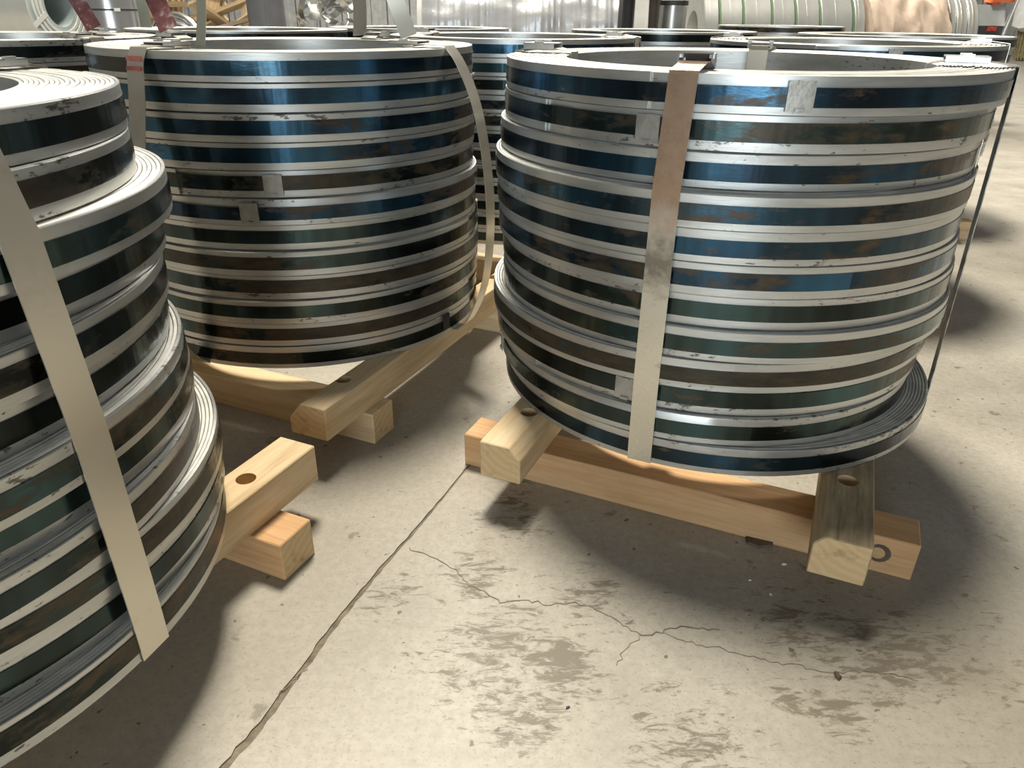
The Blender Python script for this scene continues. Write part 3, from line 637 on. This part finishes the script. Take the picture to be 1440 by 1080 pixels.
for i, lab in enumerate(SN):
    x = -1.63 + 0.46*((i*0.382) % 1); y = 5.98 + 0.36*((i*0.618) % 1); z = 0.64 + 0.26*((i*0.27) % 1)
    r_ = rnd.uniform(0.07, 0.16); span = rnd.uniform(1.4, 3.8); a0 = rnd.uniform(0, 6.28)
    pts = [(r_*math.cos(a0+span*q/22)*(1+0.35*q/22), 0.03*q/22, r_*math.sin(a0+span*q/22)) for q in range(23)]
    m = MB(); m.ribbon(pts, Vector((0, 1, 0)), rnd.uniform(0.045, 0.085), 0.004)
    o = m.build('scrap_strip', rnd.choice(['scrap_steel', 'scrap_steel', 'slit_steel']), None, (x, y, z), (rnd.uniform(-.7, .7), rnd.uniform(-.4, .4), rnd.uniform(-1.2, 1.2)), 40); tag(o, lab, 'scrap strip', 'curled scrap strips')
# film-wrapped roll
t = thing('wrapped_roll', 'long silvery roll wrapped in creased plastic film', 'roll', (0.06, 6.35, 0.62), 0)
m = MB(); seg, nx = 72, 90; rr = 0.46; rr_ = random.Random(5); fold = [rr_.uniform(-1, 1) for _ in range(nx+1)]
vs = []
for i in range(nx+1):
    x = -0.74 + 1.48*i/nx; f = fold[i]*0.006 + 0.010*math.sin(x*19) * math.sin(x*5.3)
    for k in range(seg):
        a = 2*math.pi*k/seg; r_ = rr + f + 0.006*math.sin(a*9 + x*11) + 0.004*math.sin(a*23 - x*7); vs.append((x, r_*math.cos(a), r_*math.sin(a)))
m.add(vs, [(i*seg+k, i*seg+(k+1) % seg, (i+1)*seg+(k+1) % seg, (i+1)*seg+k) for i in range(nx) for k in range(seg)] + [tuple(range(seg)), tuple(nx*seg+k for k in reversed(range(seg)))])
m.build('film_wrap', 'film', t, smooth=60)
for x in (-0.76, 0.76):
    m = MB(); slab_ring(m, 0.2, 0.475, x-0.02, x+0.02, 48); m.build('end_ring', 'white_sack', t)
cradle('dark saddle under the film-wrapped roll', (0.06, 6.35), 0, 1.3, 0.48, 0.62)
# posts
for (x, y, wd, lab, mt) in ((0.775, 5.75, 0.085, 'dark steel post right of the film-wrapped roll', 'dark_steel'), (0.955, 5.8, 0.09, 'brown steel post left of the slit coils', 'post_brown')):
    t = thing('steel_post', lab, 'post', (x, y, 0), R(12), 'steel posts in the background')
    for s in (-1, 1):
        m = MB(); m.box((s*wd*0.45, 0, 0.72), (0.012, wd, 1.40)); m.build('flange', mt, t, smooth=0)
    m = MB(); m.box((0, 0, 0.72), (wd*0.9, 0.012, 1.40)); m.build('web', mt, t, smooth=0)
    m = MB(); m.box((0, 0, 0.01), (0.14, 0.14, 0.02)); m.build('base_plate', mt, t, smooth=0)
t = thing('sheet_offcut', 'pale bent sheet offcut leaning between the dark posts', 'offcut', (0.865, 5.62, 0))
m = MB(); m.ribbon([(0, 0, 0.0), (0.01, 0.03, 0.5), (0, 0.06, 0.95), (-0.03, 0.1, 1.1)], Vector((1, 0, 0)), 0.09, 0.006); m.build('sheet', 'white_sack', t)
m = MB(); m.ribbon([(0.045, -0.005, 0.0), (0.055, 0.03, 0.5), (0.045, 0.06, 0.95)], Vector((0, 1, 0)), 0.03, 0.006); m.build('folded_edge', 'white_sack', t)
t = thing('bent_offcut', 'curved shiny metal offcut standing left of the slit coils', 'offcut', (1.15, 5.9, 0))
m = MB(); m.ribbon([(0.10*math.cos(a)-0.02, 0.1*math.sin(a)+0.02, 0.42) for a in [R(-170+q*14) for q in range(14)]], Vector((0, 0, 1)), 0.84, 0.004); m.build('curved_sheet', 'scrap_steel', t)
m = MB(); m.ribbon([(0.105*math.cos(a)-0.02, 0.105*math.sin(a)+0.02, 0.845) for a in [R(-170+q*14) for q in range(14)]], Vector((0, 0, 1)), 0.03, 0.008); m.build('rolled_rim', 'dark_steel', t)
# slit coil row
edges = [1.353, 1.478, 1.650, 1.858, 2.030, 2.207, 2.447, 2.541]
names = ['leftmost', 'second from left', 'third from left', 'middle', 'third from right', 'second from right', 'narrow rightmost']
for i in range(7):
    a, b = edges[i], edges[i+1]
    t = thing('slit_coil', '%s pale slit coil on edge in the row with green spacers' % names[i], 'steel coil', ((a+b)/2, 6.3, 0.56), 0, 'slit coils standing on edge')
    wd = (b-a)*1.03; m = MB(); slab_ring(m, 0.24, 0.43, -wd/2+0.016, wd/2-0.008, 56); m.build('wound_strip', 'slit_steel', t)
    if i: m = MB(); slab_ring(m, 0.26, 0.425, -wd/2+0.002, -wd/2+0.0155, 48, bev=0.002); m.build('spacer', 'spacer_green', t)
    m = MB(); slab_ring(m, 0.4305, 0.4325, -0.008, 0.008, 48, bev=0.0004); m.build('strap_ring', 'slit_steel', t)
cradle('dark saddle under the row of slit coils', (1.95, 6.3), 0, 1.2, 0.43, 0.56)
# kraft paper roll
t = thing('paper_wrapped_roll', 'roll wrapped in crumpled brown kraft paper right of slit coils', 'roll', (2.84, 6.2, 0.52), 0)
m = MB(); seg, nx = 60, 44; vs = []; rk = random.Random(8)
for i in range(nx+1):
    x = -0.28 + 0.56*i/nx
    for k in range(seg):
        a = 2*math.pi*k/seg; r_ = 0.42 + 0.010*math.sin(a*11 + 3*math.sin(x*17)) + 0.008*math.sin(x*41 + a*5) + rk.uniform(-.006, .006); vs.append((x, r_*math.cos(a), r_*math.sin(a)))
m.add(vs, [(i*seg+k, i*seg+(k+1) % seg, (i+1)*seg+(k+1) % seg, (i+1)*seg+k) for i in range(nx) for k in range(seg)] + [tuple(range(seg)), tuple(nx*seg+k for k in reversed(range(seg)))])
m.build('paper_wrap', 'kraft', t, smooth=50)
m = MB(); slab_ring(m, 0.12, 0.40, 0.275, 0.30, 40); m.build('end_cover', 'post_brown', t)
cradle('dark saddle under the kraft paper roll', (2.84, 6.2), 0, 0.5, 0.43, 0.52)
# second slit coil group
for i in range(3):
    t = thing('slit_coil', ['left', 'middle', 'right'][i] + ' pale slit coil on edge between paper roll and grey machine', 'steel coil', (3.20+0.082*i, 6.25, 0.58), R(-6), 'slit coils beside the machine')
    m = MB(); slab_ring(m, 0.22, 0.36, -0.037, 0.037, 48); m.build('wound_strip', 'slit_steel', t)
    m = MB(); slab_ring(m, 0.23, 0.355, -0.0405, -0.0375, 40, bev=0.001); m.build('spacer', 'dark_steel', t)
    m = MB(); slab_ring(m, 0.3605, 0.3625, -0.008, 0.008, 40, bev=0.0004); m.build('strap_ring', 'strap', t)
cradle('dark saddle under the slit coils beside the machine', (3.28, 6.25), R(-6), 0.26, 0.36, 0.58)
# machine
t = thing('machine', 'grey machine cabinet with orange guard at the upper right', 'machine', (3.53, 6.25, 0), R(-6))
m = MB(); m.box((0, 0, 0.36), (0.25, 0.4, 0.72)); m.build('lower_cabinet', 'dark_steel', t, smooth=0)
m = MB(); vs = [(-0.12, -0.2, 0.72), (0.12, -0.2, 0.72), (0.12, 0.2, 0.72), (-0.12, 0.2, 0.72), (-0.11, -0.14, 0.86), (0.11, -0.14, 0.86), (0.11, 0.2, 0.86), (-0.11, 0.2, 0.86)]
m.add(vs, [(0, 3, 2, 1), (4, 5, 6, 7), (0, 1, 5, 4), (1, 2, 6, 5), (2, 3, 7, 6), (3, 0, 4, 7)]); m.build('sloping_hood', 'machine_grey', t, smooth=0)
m = MB(); m.cyl((0.02, -0.1, 0.86), (0.09, -0.1, 1.02), 0.05, 0.045); m.box((0.08, -0.1, 0.90), (0.16, 0.14, 0.05)); g_ = m.build('guard', 'orange_paint', t); g_['label'] = 'orange guard'
m = MB(); m.box((0.03, -0.208, 0.70), (0.06, 0.016, 0.03)); m.cyl((0.03, -0.215, 0.70), (0.03, -0.232, 0.70), 0.011, seg=12); k_ = m.build('push_button', 'red_paint', t); k_['label'] = 'red push button'
m = MB(); m.cyl((0.115, -0.21, 0.66), (0.15, -0.23, 0.95), 0.014, seg=10); m.cyl((0.15, -0.23, 0.95), (0.10, -0.2, 0.99), 0.014, seg=10); m.build('pipe', 'bright_alu', t)
# covered bundle far right
t = thing('covered_bundle', 'olive straw bundle under a white cover at the far right edge', 'bundle', (10.15, 15.9, 0))
m = MB(); prof = [(0.0, 0.0), (0.15, 0.0), (0.20, 0.06), (0.22, 0.3), (0.26, 0.55), (0.0, 0.56)]; m.lathe(prof, 26, wob=lambda a: 0.0, closed_prof=False); m.build('straw_core', 'straw', t)
for q in range(40):
    a = q*0.157*2; m = MB(); m.ribbon([(0.20*math.cos(a), 0.2*math.sin(a), 0.02), (0.232*math.cos(a), 0.232*math.sin(a), 0.3), (0.27*math.cos(a), 0.27*math.sin(a), 0.56)], Vector((-math.sin(a), math.cos(a), 0)), 0.03, 0.012); m.build('straw_stalk', 'straw', t, smooth=0)
m = MB(); m.lathe([(0.0, 0.54), (0.31, 0.54), (0.40, 0.60), (0.42, 0.9), (0.36, 1.25), (0.1, 1.34), (0.0, 1.34)], 22, closed_prof=False, wob=lambda a: 0.02*math.sin(a*5)); m.build('white_cover', 'white_sack', t, smooth=50)

# ------------------------------------------------------------------ small things on the floor
m = MB(); P = [(0.392, 0.955), (0.395, 0.986), (0.415, 0.999), (0.430, 0.992), (0.444, 0.965), (0.430, 0.946), (0.408, 0.944)]
n = len(P); m.add([(x-.415, y-.97, 0.0) for x, y in P] + [(x-.415+random.uniform(-.002, .002), y-.97, 0.004+0.003*random.random()) for x, y in P], [tuple(reversed(range(n))), tuple(range(n, 2*n))] + [(k, (k+1) % n, n+(k+1) % n, n+k) for k in range(n)])
tag(m.build('floor_scrap', 'rag', None, (0.415, 0.97, 0.0002), smooth=0), 'flat dark scrap lying against the front runner of right skid', 'scrap')
def chip(x, y, s, label, mat, seed):
    r_ = random.Random(seed); m = MB(); n = 7
    lo = [(s*math.cos(6.28*k/n)*r_.uniform(.6, 1.1), s*0.6*math.sin(6.28*k/n)*r_.uniform(.6, 1.1), 0) for k in range(n)]
    m.add(lo + [(a*0.75, b*0.75, s*0.35*r_.uniform(.6, 1.3)) for a, b, c in lo], [tuple(reversed(range(n))), tuple(range(n, 2*n))] + [(k, (k+1) % n, n+(k+1) % n, n+k) for k in range(n)])
    tag(m.build('debris_chip', mat, None, (x, y, 0.0002), (0, 0, r_.uniform(0, 3)), 0), label, 'debris', 'debris on the floor')
chip(0.437, 0.686, 0.010, 'dark brown wood chip lying alone on the bright floor', 'rag', 1)
chip(0.437, 0.905, 0.0045, 'tiny white chip near the front runner of right skid', 'label_white', 2)
chip(0.372, 0.868, 0.0035, 'tiny pale chip left of the weathered beam end', 'label_white', 3)
chip(0.395, 0.838, 0.0035, 'tiny pale chip in front of the weathered beam end', 'label_white', 4)
chip(0.075, 0.632, 0.004, 'small black speck among the floor scuffs', 'dark_steel', 5)
